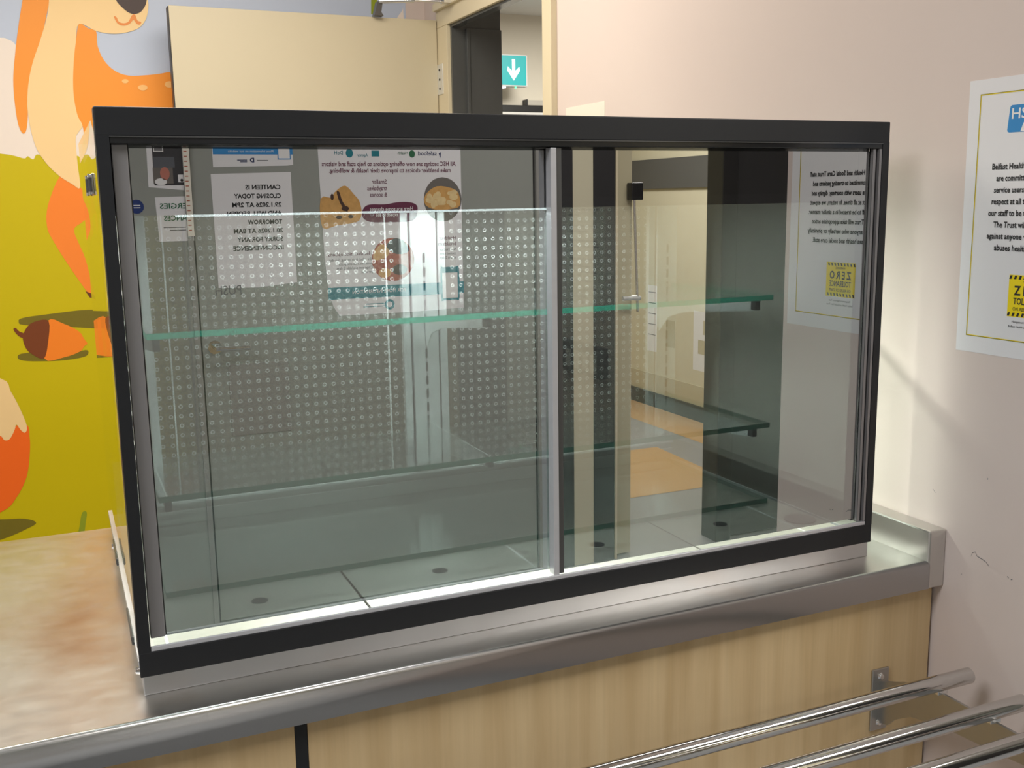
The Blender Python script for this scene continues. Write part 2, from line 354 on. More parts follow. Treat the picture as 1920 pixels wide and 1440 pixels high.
# scuff marks on the right wall beside the counter
random.seed(2); b = MB()
def scuff(y, z, pts, t):
    for (a, c), (d, e) in zip(pts, pts[1:]):
        b.face([(XW-.0005, y-a, z+c), (XW-.0005, y-d, z+e), (XW-.0005, y-d, z+e-t), (XW-.0005, y-a, z+c-t)])
scuff(-.118, .926, [(0, -.004), (.002, .003), (.008, .006), (.012, .0), (.022, -.002), (.03, -.004), (.036, -.009)], .0012)
scuff(-.19, .912, [(0, 0), (.003, -.002)], .0015); scuff(-.197, .909, [(0, 0), (.003, .001)], .0015); scuff(-.1, .885, [(0, 0), (.002, .001)], .001); scuff(-.14, 1.06, [(0, 0), (.001, 0)], .003); scuff(-.03, 1.01, [(0, .004), (.006, -.001)], .0008)
struct('scuff_marks', b, 'ink_grey', bpy.data.objects['wall_right'])
b = MB(); b.box(XW-.03, XW, 1.10, 1.36, 1.03, 1.115, 'black_skirt', .006)
b = b.build('wall_box', None, None, 'black wall box with white slots on the right wall behind the display case', 'box')
for i in range(4):
    k = MB(); k.box(XW-.032, XW-.0295, 1.115+.05*i, 1.145+.05*i, 1.045, 1.095, 'wash_white', .001); k.build('slot_plate', None, b)

# doorway casing on the right wall: far jamb, near jamb, head (stepped moulding), dark painted reveal
b = MB()
b.box(XW-.014, XW, 2.235, 2.345, FZ, 2.1145, 'cream_trim', .001); b.box(XW-.014, XW, 1.398, 1.466, FZ, 2.1145, 'cream_trim', .001)
b.box(XW-.014, XW, 1.398, 2.345, 2.115, 2.2, 'cream_trim', .002); b.box(XW-.026, XW-.012, 1.398, 2.345, 2.172, 2.199, 'cream_trim', .003)
b.box(XW-.02, XW-.012, 1.398, 1.42, FZ, 2.172, 'cream_trim', .002)
struct('trim_1', b)
b = MB(); b.box(XW-.001, 1.468, 2.222, 2.236, FZ, 2.5, 'dark_frame'); b.box(XW-.001, XW+.031, 1.466, 2.222, 2.106, 2.1155, 'dark_frame'); b.box(XW-.001, 1.468, 1.466, 1.478, FZ, 2.102, 'cream_trim'); b.box(XW+.05, XW+.062, 2.206, 2.223, FZ, 2.102, 'dark_frame', .002); b.box(XW+.062, 1.468, 2.21, 2.223, FZ, 2.102, 'dark_frame', .002)
struct('trim_2', b)

# cream door leaf standing open in front of the mural
d1 = bpy.data.objects.new('door_1', None); C.objects.link(d1); d1.location = (1.27, 2.35, 0); d1['kind'] = 'structure'; bpy.context.view_layer.update()
b = MB(); b.box(.354, 1.268, 2.33, 2.374, FZ+.008, 2.143, 'cream_door', .002); b.build('door_leaf', None, d1)
b = MB(); b.box(.3505, .354, 2.331, 2.373, FZ+.01, 2.14, 'dark_grey'); b.build('edge_strip', None, d1)  # dark strip along the leaf's free edge
hg = MB(); hg.box(XW-.0165, XW-.0138, 2.28, 2.338, 1.885, 1.99, 'galvanised', .001); hg = hg.build('hinge', None, d1)
b = MB()
for z in (1.905, 1.937, 1.97): b.tube((XW-.0165, 2.31, z), (XW-.019, 2.31, z), .004, 10)
b.build('screw', 'dark_grey', hg)
dc = MB(); dc.prism([(1.031, 2.1435), (1.064, 2.1435), (1.056, 2.155), (1.062, 2.19), (1.044, 2.19)], 1, 2.30, 2.33); dc = dc.build('door_closer', 'clip_grey', d1)
b = MB(); b.tube((1.05, 2.30, 2.19), (1.16, 2.25, 2.192), .008, 12); b.tube((1.16, 2.25, 2.192), (1.235, 2.18, 2.18), .005, 12); b.box(1.232, 1.258, 2.15, 2.185, 2.172, 2.188); b.build('closer_arm', 'chrome', dc)

# grey door in the wall behind the photographer
d2 = bpy.data.objects.new('door_2', None); C.objects.link(d2); d2.location = (1.74, -2.5, 0); d2['kind'] = 'structure'; bpy.context.view_layer.update()
b = MB(); b.box(.412, 1.745, -2.56, -2.51, FZ+.008, 2.19, 'grey_wall', .002); b.build('door_leaf', None, d2)
b = MB(); b.box(.388, .408, -2.6, -2.495, FZ, 2.2, 'grey_post', .002); b.box(1.75, 1.80, -2.6, -2.492, FZ, 2.2, 'grey_post', .004); b.build('door_frame', None, d2)
b = MB(); b.box(.408, .415, -2.515, -2.509, FZ+.008, 2.19); b.box(1.744, 1.752, -2.512, -2.5095, FZ+.008, 2.19); b.build('shadow_gap', 'black_rubber', d2)
hd = MB(); hd.tube((.458, -2.51, .998), (.458, -2.504, .998), .025, 24); hd.tube((.458, -2.504, .998), (.458, -2.455, .998), .009, 14); hd.tube((.455, -2.458, .998), (.575, -2.458, .996), .0095, 14); hd.build('door_handle', 'chrome', d2)
s = Sheet((.565, -2.51, 1.222), (-1, 0, 0), (0, 1, 0), .0005); s.text('PUSH', 0, .037, .05, 'ink_grey', 'L', .092, .0); s.build('push_lettering', parent=d2)
b = MB(); b.box(.50, .72, -2.511, -2.508, .66, .93, 'grey_post', .001); b.build('kick_plate', None, d2)

# dark posts, cream strip and dark door further right in the same wall
b = MB(); b.box(1.80, 1.905, -2.6, -2.49, FZ, 2.3, 'dark_grey', .003); b.box(1.905, 2.0, -2.6, -2.495, FZ, 2.3, 'lobby_wall'); b.box(2.0, 2.10, -2.6, -2.49, FZ, 2.3, 'dark_grey', .003); struct('trim_3', b)
d3 = bpy.data.objects.new('door_3', None); C.objects.link(d3); d3.location = (2.1, -2.5, 0); d3['kind'] = 'structure'; bpy.context.view_layer.update()
b = MB(); b.box(2.105, 2.115, -2.6, -2.49, FZ, 2.3, 'cream_trim'); b.box(2.118, 2.20, -2.9, -2.52, FZ+.008, 2.1, 'lobby_band', .004); b.build('door_leaf', None, d3)
b = MB(); b.box(2.17, 2.225, -2.515, -2.47, 1.50, 1.572, 'black_gloss', .004); b.build('closer_box', None, d3)
b = MB(); b.tube((2.195, -2.495, 1.50), (2.215, -2.495, 1.03), .006, 12); b.build('closer_rod', 'chrome', d3)
b = MB(); b.tube((2.20, -2.515, 1.09), (2.20, -2.47, 1.09), .011, 12); b.tube((2.215, -2.475, 1.09), (2.13, -2.475, 1.092), .009, 12); b.build('door_handle', 'galvanised', d3)
d4 = bpy.data.objects.new('door_4', None); C.objects.link(d4); d4.location = (3.3, -2.5, 0); d4['kind'] = 'structure'; bpy.context.view_layer.update()
b = MB(); b.box(2.63, 2.71, -2.6, -2.48, FZ, 2.3, 'black_skirt', .003); b.box(2.71, 3.3, -2.56, -2.51, FZ+.008, 2.3, 'dark_grey', .003); b.build('door_leaf', None, d4)
# sign panel and notices in the lobby
b = MB(); b.box(4.03, 4.05, -5.75, -4.42, 1.572, 1.785, 'sign_grey', .002); b.build('sign_panel', None, None, 'dark grey rectangular panel high on the cream lobby wall, seen reflected in the right glass', 'panel')
s = Sheet((4.05, -4.55, .72), (0, -1, 0), (-1, 0, 0)); s.base([(0, 0), (.26, 0), (.26, .42), (0, .42)], 'paper'); s.rect(.03, .06, .14, .16, 'lobby_band'); s.rect(.03, .2, .2, .3, 'lobby_band'); s.build('notice', 'torn white notice with beige patches low on the lobby wall, beside the dark door', 'notice')
s = Sheet((4.05, -5.05, .62), (0, -1, 0), (-1, 0, 0)); s.base([(0, 0), (.12, 0), (.12, .2), (0, .2)], 'lobby_band'); s.build('wall_plate', 'small beige square plate low on the cream lobby wall', 'plate')
s = Sheet((4.05, -5.3, .86), (0, -1, 0), (-1, 0, 0)); s.base([(0, 0), (.13, 0), (.13, .5), (0, .5)], 'paper')
for i in range(5): s.rect(.015, .05+.08*i, .115, .056+.08*i, 'ink_grey')
s.build('notice', 'narrow white notice with ruled lines low on the lobby wall, beside the beige plate', 'notice')

# ---------------------------------------------------------------- mural
MURAL = [
  ('cloud', 1, [(-0.446, 2.006), (-0.24, 2.031), (-0.148, 2.043), (-0.127, 2.039), (-0.107, 2.026), (-0.084, 1.981), (-0.055, 1.865), (0.005, 1.833), (0.069, 1.826), (0.148, 1.784), (0.24, 1.662), (-0.486, 1.629)]),
  ('cloud', 1, [(1.162, 2.122), (1.174, 2.169), (1.196, 2.199), (1.227, 2.215), (1.269, 2.223), (1.352, 2.207), (1.5, 2.138)]),
  ('green_hill', 1, [(-0.563, 1.71), (-0.332, 1.698), (-0.181, 1.682), (-0.143, 1.676), (-0.112, 1.667), (-0.101, 1.674), (-0.092, 1.667), (-0.084, 1.665), (-0.075, 1.679), (-0.059, 1.677), (-0.009, 1.662), (0.046, 1.676), (0.06, 1.667), (0.074, 1.676), (0.103, 1.674), (0.189, 1.662), (0.311, 1.68), (0.523, 1.663), (0.861, 1.625), (1.27, 1.604), (1.956, 1.579), (1.946, -1.708), (-0.88, -1.22)]),
  ('grass', 0, [(1.083, 2.302), (1.109, 2.304), (1.098, 2.18), (1.078, 2.181)]),
  ('fur_orange', 1, [(0.089, 2.097), (0.115, 2.085), (0.139, 2.077), (0.14, 2.031), (0.156, 1.986), (0.187, 1.953), (0.227, 1.939), (0.278, 1.941), (0.33, 1.948), (0.37, 1.956), (0.471, 1.966), (0.649, 1.937), (0.675, 1.737), (0.556, 1.607), (0.358, 1.608), (0.172, 1.662), (0.086, 1.728), (0.073, 1.774), (0.061, 1.805), (0.055, 1.851), (0.055, 1.902), (0.062, 1.969), (0.074, 2.037)]),
  ('fur_dark', 1, [(-0.01, 1.609), (0.017, 1.589), (0.049, 1.572), (0.083, 1.547), (0.075, 1.487), (0.048, 1.459), (0.019, 1.435), (0.029, 1.391), (0.046, 1.337), (0.059, 1.255), (0.065, 1.197), (0.045, 1.22), (-0.006, 1.312), (-0.048, 1.398), (-0.063, 1.446), (-0.054, 1.516)]),
  ('hoof', 1, [(0.037, 1.227), (0.063, 1.214), (0.068, 1.197), (0.049, 1.205)]),
  ('fur_cream', 1, [(0.005, 2.165), (0.02, 2.264), (0.22, 2.278), (0.287, 2.249), (0.309, 2.183), (0.303, 2.136), (0.287, 2.106), (0.264, 2.088), (0.229, 2.076), (0.187, 2.071), (0.139, 2.077), (0.089, 2.097), (0.074, 2.037), (0.062, 1.969), (0.055, 1.902), (0.055, 1.851), (0.061, 1.805), (0.073, 1.774), (0.06, 1.754), (0.048, 1.728), (0.048, 1.645), (0.049, 1.572), (0.025, 1.584), (-0.01, 1.609), (-0.043, 1.645), (-0.068, 1.688), (-0.08, 1.73), (-0.087, 1.789), (-0.087, 1.848), (-0.076, 1.915), (-0.059, 1.973), (-0.032, 2.04), (-0.005, 2.116)]),
  ('fur_orange', 1, [(-0.073, 2.161), (-0.049, 2.259), (0.02, 2.264), (0.005, 2.165), (-0.0, 2.141), (-0.022, 2.066), (-0.051, 1.99), (-0.072, 1.923), (-0.087, 1.848), (-0.089, 1.806), (-0.096, 1.764), (-0.104, 1.747), (-0.113, 1.752), (-0.121, 1.783), (-0.124, 1.847), (-0.122, 1.913), (-0.112, 1.979), (-0.096, 2.062)]),
  ('nose', 1, [(0.208, 2.181), (0.219, 2.22), (0.266, 2.231), (0.307, 2.225), (0.304, 2.18), (0.29, 2.152), (0.272, 2.139), (0.252, 2.138), (0.23, 2.152)]),
  ('mouth', 1, [(0.198, 2.125), (0.206, 2.124), (0.212, 2.11), (0.227, 2.106), (0.242, 2.112), (0.255, 2.133), (0.265, 2.134), (0.271, 2.117), (0.282, 2.112), (0.277, 2.104), (0.267, 2.107), (0.258, 2.118), (0.245, 2.105), (0.226, 2.098), (0.208, 2.104)]),
  ('shade_olive', 1, [(-0.176, 1.135), (-0.164, 1.147), (-0.088, 1.155), (0.05, 1.163), (0.149, 1.141), (0.146, 1.093), (0.043, 1.1), (-0.056, 1.113), (-0.161, 1.124)]),
  ('shade_olive', 1, [(-0.19, 1.015), (-0.178, 1.028), (-0.112, 1.029), (-0.031, 1.017), (0.021, 1.026), (0.03, 1.016), (0.015, 1.003), (-0.049, 0.996), (-0.115, 0.998), (-0.172, 1.004)]),
  ('acorn_orange', 1, [(-0.089, 1.132), (-0.039, 1.12), (0.006, 1.091), (0.02, 1.065), (0.029, 1.048), (0.018, 1.039), (0.003, 1.022), (-0.048, 1.006), (-0.109, 1.007)]),
  ('acorn_brown', 1, [(-0.085, 1.131), (-0.123, 1.134), (-0.15, 1.119), (-0.168, 1.085), (-0.163, 1.048), (-0.145, 1.024), (-0.111, 1.007), (-0.094, 1.056)]),
  ('acorn_brown', 1, [(-0.194, 1.111), (-0.187, 1.115), (-0.177, 1.103), (-0.16, 1.093), (-0.168, 1.081), (-0.183, 1.091)]),
  ('tail_orange', 1, [(-0.444, 0.879), (-0.264, 0.789), (-0.186, 0.788), (-0.178, 0.743), (-0.182, 0.688), (-0.199, 0.606), (-0.238, 0.536), (-0.291, 0.492), (-0.488, 0.432)]),
  ('fur_cream', 1, [(-0.431, 1.001), (-0.249, 0.951), (-0.221, 0.903), (-0.198, 0.841), (-0.183, 0.781), (-0.19, 0.759), (-0.202, 0.768), (-0.214, 0.789), (-0.222, 0.77), (-0.239, 0.742), (-0.255, 0.74), (-0.267, 0.756), (-0.299, 0.753), (-0.451, 0.808)]),
  ('shade_olive', 1, [(-0.482, 0.495), (-0.293, 0.468), (-0.22, 0.46), (-0.184, 0.441), (-0.215, 0.423), (-0.3, 0.396), (-0.495, 0.359)]),
  ('grass', 1, [(-0.057, 0.367), (-0.047, 0.414), (-0.038, 0.451), (-0.029, 0.46), (-0.021, 0.453), (-0.027, 0.421), (-0.04, 0.364)]),
  ('spot', 1, [(0.228, 1.92), (0.224, 1.915), (0.217, 1.913), (0.21, 1.915), (0.207, 1.92), (0.211, 1.925), (0.218, 1.927), (0.225, 1.925)]),
  ('spot', 1, [(0.287, 1.901), (0.282, 1.894), (0.271, 1.891), (0.26, 1.894), (0.256, 1.901), (0.261, 1.907), (0.272, 1.91), (0.283, 1.908)]),
  ('spot', 1, [(0.374, 1.914), (0.369, 1.907), (0.358, 1.903), (0.347, 1.906), (0.343, 1.913), (0.348, 1.921), (0.359, 1.924), (0.37, 1.922)]),
]

s = Sheet((-2.6, 2.5, CZ), (1, 0, 0), (0, -1, 0), .001)
s.base([(.0, 0), (3.81, 0), (3.81, CZ-.05), (0, CZ-.05)], 'mural_sky')
LAY = {'cloud': 1, 'green_hill': 2, 'fur_orange': 4, 'spot': 6, 'fur_dark': 3, 'hoof': 4, 'fur_cream': 5, 'nose': 7, 'mouth': 7, 'shade_olive': 3, 'acorn_orange': 4, 'acorn_brown': 5, 'tail_orange': 4, 'grass': 3}
for i, (n, k, pts) in enumerate(MURAL):
    pts = [(min(max(x, -2.59), 1.2)+2.6, CZ-min(max(z, .06), CZ-.01)) for x, z in pts]
    s.poly(smooth(pts, 4) if n not in ('hoof',) and len(pts) > 4 else pts, 'mural_'+n, LAY[n]+.05*i)
s.build('mural', 'printed woodland mural of an orange cartoon deer, acorn and green hill covering the back wall', 'mural')

# ---------------------------------------------------------------- passage behind the doorway
ex = thing('exit_sign', (2.42, 4.3, 2.15), 'lit green exit sign with a white down arrow, seen through the doorway', 'sign')
b = MB(); b.box(2.26, 2.534, 4.30, 4.36, 2.148, 2.325, 'exit_case', .003); b.build('housing', None, ex)
s = Sheet((2.268, 4.30, 2.318), (1, 0, 0), (0, -1, 0), .002); s.base([(0, 0), (.258, 0), (.258, .162), (0, .162)], 'exit_green')
s.poly([(.168, .02), (.188, .02), (.188, .085), (.214, .06), (.218, .082), (.178, .138), (.138, .082), (.142, .06), (.168, .085)], 'exit_white', 1)
s.build('sign_face', parent=ex)
b = MB(); b.tube((2.462, 4.31, 2.148), (2.462, 4.31, 2.138), .005, 12); b.build('indicator_lamp', 'led_green', ex)
b = MB(); b.box(2.26, 2.40, 4.305, 4.355, 2.138, 2.148, 'exit_white'); b.build('downlight_strip', None, ex)
b = MB(); b.tube((2.35, 4.33, 2.325), (2.35, 4.33, CZ), .006, 10); b.build('hanger', 'exit_case', ex)
b = MB(); b.box(1.9, 3.4, 4.44, 4.5, 2.02, 2.058, 'rail_black', .002); b.build('high_shelf', None, None, 'black wall shelf high in the passage beyond the doorway', 'shelf')
b = MB(); b.box(2.60, 3.2, 4.445, 4.495, 2.0585, 2.09, 'box_grey', .003); b.box(2.591, 2.60, 4.442, 4.495, 2.0585, 2.093, 'rail_black'); b.build('storage_box', None, None, 'flat pale grey box lying on the black shelf in the passage', 'box')
b = MB(); b.box(1.9, 3.4, 4.442, 4.5, 1.6, 2.0195, 'wash_white', .004); b.build('wall_cupboard', None, None, 'white cupboard below the black shelf in the passage', 'cupboard')

# ---------------------------------------------------------------- worktop, cabinets, tray rail
wt = thing('worktop', (0, .35, .9), 'brushed stainless steel serving worktop with a deep front lip, carrying the glass display case', 'worktop')
b = MB(); b.box(-2.2, 1.247, -.0586, .766, .893, .9, 'worktop_steel'); b.build('top', None, wt)
b = MB(); arc = [(-.0586-.006*math.cos(t*math.pi/16), .8942+.006*math.sin(t*math.pi/16)) for t in range(9)]
b.prism([(-.0646, .852)]+arc+[(-.0586, .893), (-.0606, .893), (-.0606, .852)], 0, -2.2, 1.2505, 'lip_steel')
for f in b.bm.faces:
    if len(f.verts) == 4: f.smooth = True
b.build('front_lip', None, wt)
b = MB(); b.box(1.247, XW, -.0646, .766, .852, .953, 'splash_steel', .003); b.build('backsplash', None, wt)
b = MB(); b.box(-2.2, 1.25, .742, .766, .852, .893, 'lip_steel'); b.build('rear_lip', None, wt)
FY = -.045
cb = thing('counter_cabinet', (.73, .3, 0), 'pale wood veneer counter front under the right part of the steel worktop', 'cabinet')
b = MB(); b.box(.196, 1.279, FY, FY+.018, .08, .8515, 'veneer', .0008); b.build('front_panel', None, cb)
b = MB(); b.box(.2, 1.279, FY+.018, .74, .08, .8515, 'veneer'); b.build('carcass', None, cb)
b = MB(); b.box(.2, 1.279, FY+.04, .72, FZ, .08, 'black_skirt'); b.build('plinth', None, cb)
cb = thing('counter_cabinet', (-1, .3, 0), 'pale wood veneer counter front left of the black vertical joint', 'cabinet')
b = MB(); b.box(-2.2, .179, FY, FY+.018, .08, .8515, 'veneer', .0008); b.build('front_panel', None, cb)
b = MB(); b.box(-2.2, .176, FY+.018, .74, .08, .8515, 'veneer'); b.build('carcass', None, cb)
b = MB(); b.box(-2.2, .176, FY+.04, .72, FZ, .08, 'black_skirt'); b.build('plinth', None, cb)
b = MB(); b.box(.1795, .1955, FY+.001, FY+.012, FZ, .8515, 'black_paint'); b.build('joint_strip', None, None, 'narrow black vertical joint strip between the two wood counter fronts', 'strip')

TZ = .75
tr = thing('tray_rail', (1.0, -.2, TZ), 'polished steel tube tray rail on a bracket along the counter front', 'tray rail')
for y in (-.178, -.279, -.3625):
    t_ = MB(); t_.tube((-1.4, y, TZ), (1.228, y, TZ), .0127, 32)
    t_ = t_.build('rail_tube', 'tube_steel', tr)
    e_ = MB(); e_.tube((1.228, y, TZ), (1.2295, y, TZ), .0127, 32, r1=.0112); e_.build('end_cap', 'bracket_steel', t_)
br = MB(); br.box(1.152, 1.188, FY-.004, FY, .606, .718, None, .0015); br = br.build('bracket_plate', 'bracket_steel', tr)
for z in (.704, .62):
    k = MB(); k.tube((1.17, FY-.004, z), (1.17, FY-.0075, z), .0062, 18, r1=.004); k.tube((1.17, FY-.0074, z), (1.17, FY-.0078, z), .002, 8); k.build('screw', 'chrome', br)
prof = [(FY-.004, .695), (-.10, .716), (-.165, .733), (-.30, .733), (-.40, .733), (-.405, .70), (-.30, .688), (-.18, .678), (-.12, .664), (-.085, .642), (-.07, .625), (FY-.004, .62)]
b = MB(); b.prism(prof, 0, 1.168, 1.173); b.build('bracket_arm', 'bracket_steel', tr)
for y in (-.178, -.279, -.3625):
    b = MB(); b.box(1.16, 1.181, y-.004, y+.004, .731, TZ-.0115, None, .001); b.build('tube_saddle', 'chrome', tr)
# ---------------------------------------------------------------- the display case
W = 1.18; ZB = .926; ZT = 1.623; DP = .762
dcs = thing('display_case', (W/2, DP/2, .9), 'black framed glass display case with sliding doors, empty glass shelves inside, on the steel worktop', 'display case')
b = MB(); b.box(.003, W-.003, .004, DP, .9001, ZB, 'plinth_steel', .001); b.build('plinth', None, dcs)
# black front frame
b = MB(); xi0, xi1, zi0, zi1 = .0148, 1.1665, .9585, 1.590
b.box(0, W, 0, .0055, ZB, zi0, 'black_paint', .0012); b.box(0, W, 0, .03, zi1, ZT, 'black_paint', .0015)
b.box(0, xi0, .0002, .0298, zi0-.001, zi1+.001, 'black_paint'); b.box(xi1, W, .0002, .0298, zi0-.001, zi1+.001, 'black_paint')
b.build('front_frame', None, dcs)
b = MB(); b.box(xi0, xi1, .001, .033, 1.5815, zi1, 'black_gloss', .001); b.box(xi0, xi1, .033, .036, 1.53, zi1, 'valance_black'); b.box(xi0, xi1, -.0006, .001, zi1-.0012, zi1+.0002, 'clip_grey'); b.build('top_track', None, dcs)
b = MB(); b.box(xi0, xi1, .0008, .0048, zi0-.0005, .9645, 'anodised_light', .001); b.box(xi0, xi1, .0058, .03, ZB, .938, 'anodised'); b.box(xi0, xi1, .0062, .0082, .938, .9625, 'anodised_light'); b.box(xi0, xi1, .0170, .0195, .938, .9555, 'anodised_light'); b.build('bottom_track', None, dcs)
# sliding doors: left one in the rear track, right one in the front track, mirror film on the glass
def door(x0, x1, y, px0, px1, py):
    d = MB(); d.box(x0, x1, y, y+.004, .951, 1.586, 'pane_glass'); d = d.build('sliding_door', None, dcs)
    f = MB(); f.box(x0+.0005, x1-.0005, y-.0007, y-.0002, .9685, 1.5772, 'film_edge', front='mirror_film'); f.build('mirror_film', None, d)
    return d
ld = door(.020, .597, .022, 0, 0, 0)
b = MB(); b.box(.0165, .0345, .012, .027, .971, 1.5815, 'anodised', .001); b.box(.0345, .0362, .018, .027, .971, 1.5815, 'black_rubber'); b.build('edge_profile', None, ld)
rd = door(.590, 1.163, .012, 0, 0, 0)
b = MB(); b.box(.5795, .5885, .002, .018, .965, 1.580, 'anodised_light', .0008); b.build('pull_profile', None, rd)
b = MB(); b.box(.5885, .598, .006, .0115, .965, 1.58, 'clip_grey', .0005); b.build('edge_profile', None, rd)
# right jamb channels
b = MB(); b.box(1.1445, 1.1505, .0135, .03, .965, 1.5815, 'clip_grey'); b.box(1.1505, 1.157, .004, .0105, .965, 1.5815, 'anodised', .0008); b.box(1.157, 1.1605, .006, .0108, .965, 1.5815, 'black_rubber'); b.box(1.1605, 1.1665, .001, .0108, .965, 1.5815, 'anodised', .0008); b.build('jamb_channel', None, dcs)
# glass sides
for x in (.004, W-.010):
    s_ = MB(); s_.box(x, x+.006, .031, DP, .9302, 1.621, 'side_glass'); s_ = s_.build('side_panel', None, dcs)
    t_ = MB(); xx = x-.0035 if x < .1 else x+.006
    t_.box(xx, xx+.0035, .031, DP, .9262, .9355, 'anodised_light'); t_.build('bottom_trim', None, s_)
    if x < .1:
        h_ = MB(); h_.box(x-.0015, x, .25, .47, 1.527, 1.555, 'chrome', .0005)
        h_ = h_.build('hinge', None, dcs)
        for yy in (.31, .41):
            k = MB(); k.tube((x-.003, yy, 1.531), (x-.003, yy, 1.551), .0022, 12, 'clip_grey'); k.tube((x-.003, yy, 1.526), (x-.003, yy, 1.531), .0024, 12, 'chrome'); k.tube((x-.003, yy, 1.551), (x-.003, yy, 1.556), .0024, 12, 'chrome'); k.build('barrel', None, h_)
        for y0 in (.47, .13):
            c_ = MB(); c_.box(x-.0065, x-.0035, y0, y0+.08, .931, .944, 'clip_grey', .002); c_.box(x-.007, x-.0035, y0-.035, y0, .931, .944, 'black_rubber', .002); c_.build('clip', None, s_)
        for y0 in (.575, .035):
            c_ = MB(); c_.tube((x-.001, y0, .922), (x-.008, y0, .922), .007, 14, r1=.004); c_.build('screw', 'chrome', s_)
# black light canopy at the top, lamps under it
b = MB(); b.box(.0105, W-.0105, .037, .61, 1.500, 1.60, 'valance_black'); b.build('canopy', None, dcs)
b = MB(); b.box(.0105, W-.0105, .0355, .0372, 1.4985, 1.513, 'grey_lip'); b.build('canopy_lip', None, dcs)
b = MB(); b.box(.011, W-.011, .03, DP, ZT-.004, ZT-.001, 'black_paint'); b.build('top_panel', None, dcs)
for y0, xa, xb in ((.06, .09, .62), (.5, .12, .86)):
    b = MB(); b.box(xa, xb, y0, y0+.02, 1.4955, 1.5, 'led_tube'); o_ = b.build('light_strip', None, dcs)
def case_lamp(x, y, sx, power, tilt=0):
    o = area('case_lamp', (x, y, 1.494), sx, .05, power, (1, .99, .92), (tilt, 0, 0)); o.parent = dcs; o.matrix_parent_inverse = dcs.matrix_world.inverted()
case_lamp(.33, .075, .54, 6.5)
case_lamp(.62, .49, .64, 15)
# base: tiles with finger holes in front, steel plate behind, rear upstand
TZP = .935
def tile(x0, x1, hole):
    t_ = MB(); y0, y1 = .036, .246; n = 20; cx, cy, r = (x0+x1)/2, .172, .0125
    t_.box(x0, x1, y0, y1, ZB+.0002, TZP, 'tray_steel')
    t_ = t_.build('floor_tile', None, dcs)
    if hole:
        h_ = MB(); h_.tube((cx, cy, TZP), (cx, cy, TZP+.0004), r, 24); h_.build('finger_hole', 'ink', t_)
for i, (x0, x1, gm) in enumerate(((.042, .3175, 'ink'), (.3215, .602, 'acrylic_edge_glint'), (.605, .883, 'ink'), (.887, 1.098, 'acrylic_edge_glint'))):
    tile(x0, x1, True)
    g_ = MB(); g_.box(x1, x1+.0035, .036, .246, ZB, TZP-(.004 if gm == 'ink' else -.0003), gm); g_.build('tile_joint', None, dcs)  # pale joints are painted glints of light in the gaps
b = MB(); b.box(.0105, .0385, .036, .246, ZB, TZP, 'tray_steel'); b.box(.0385, .042, .036, .246, ZB, TZP+.0003, 'acrylic_edge_glint'); b.build('edge_filler', None, dcs)  # pale strip is a painted glint along the first joint
b = MB(); b.box(1.1015, W-.0105, .036, .246, ZB, TZP, 'tray_steel'); b.build('edge_filler', None, dcs)
b = MB(); b.tube((1.135, .13, TZP), (1.135, .13, TZP+.002), .028, 28); b.build('grey_disc', 'photo_grey', dcs)  # flat grey disc lying on the right filler
b = MB(); b.box(.0105, W-.0105, .248, .66, ZB, TZP-.0005, 'interior_steel'); b.build('base_plate', None, dcs)
b = MB(); b.box(.0105, W-.0105, .612, .62, TZP, 1.062, 'interior_steel'); b.box(.0105, W-.0105, .606, .612, .955, .962, 'interior_steel', .001); b.box(.0105, W-.0105, .604, .612, .975, .979, 'galvanised'); b.build('rear_upstand', None, dcs)
# clear perforated back sheets
for x0, x1 in ((.078, .552), (.641, 1.104)):
    p_ = MB(); p_.box(x0, x1, .612, .6125, 1.062, 1.497); p_ = p_.build('perforated_sheet', 'perforated_acrylic', dcs)
for x in (.12, .523, 1.1085):
    b = MB(); b.box(x, x+.0025, .608, .6115, 1.064, 1.497, 'acrylic_edge_glint'); b.build('sheet_edge', None, dcs)
# slotted uprights
for xc in (.048, .597, 1.146):
    xr = min(xc+.026, W-.0105); xl = max(xc-.026, .0105)
    u_ = MB(); u_.box(xl, xr, .598, .612, 1.0 if xc != .597 else 1.0, 1.497, 'galvanised', .001)
    if xc > .1: u_.box(xc-.045, xc-.030, .600, .612, 1.05, 1.497, 'galvanised', .001)
    if xc < 1.1: u_.box(xc+.030, xc+.045, .600, .612, 1.05, 1.497, 'galvanised', .001)
    if .1 < xc < 1.1: u_.box(xc-.030, xc+.030, .608, .612, 1.0, 1.497, 'dark_grey')
    u_ = u_.build('upright', None, dcs)
    sl = MB(); z = 1.412
    while z > 1.03: sl.box(xc-.0021, xc+.0021, .5972, .5982, z-.018, z, 'dark_grey'); z -= .0265
    sl.build('slots', None, u_)
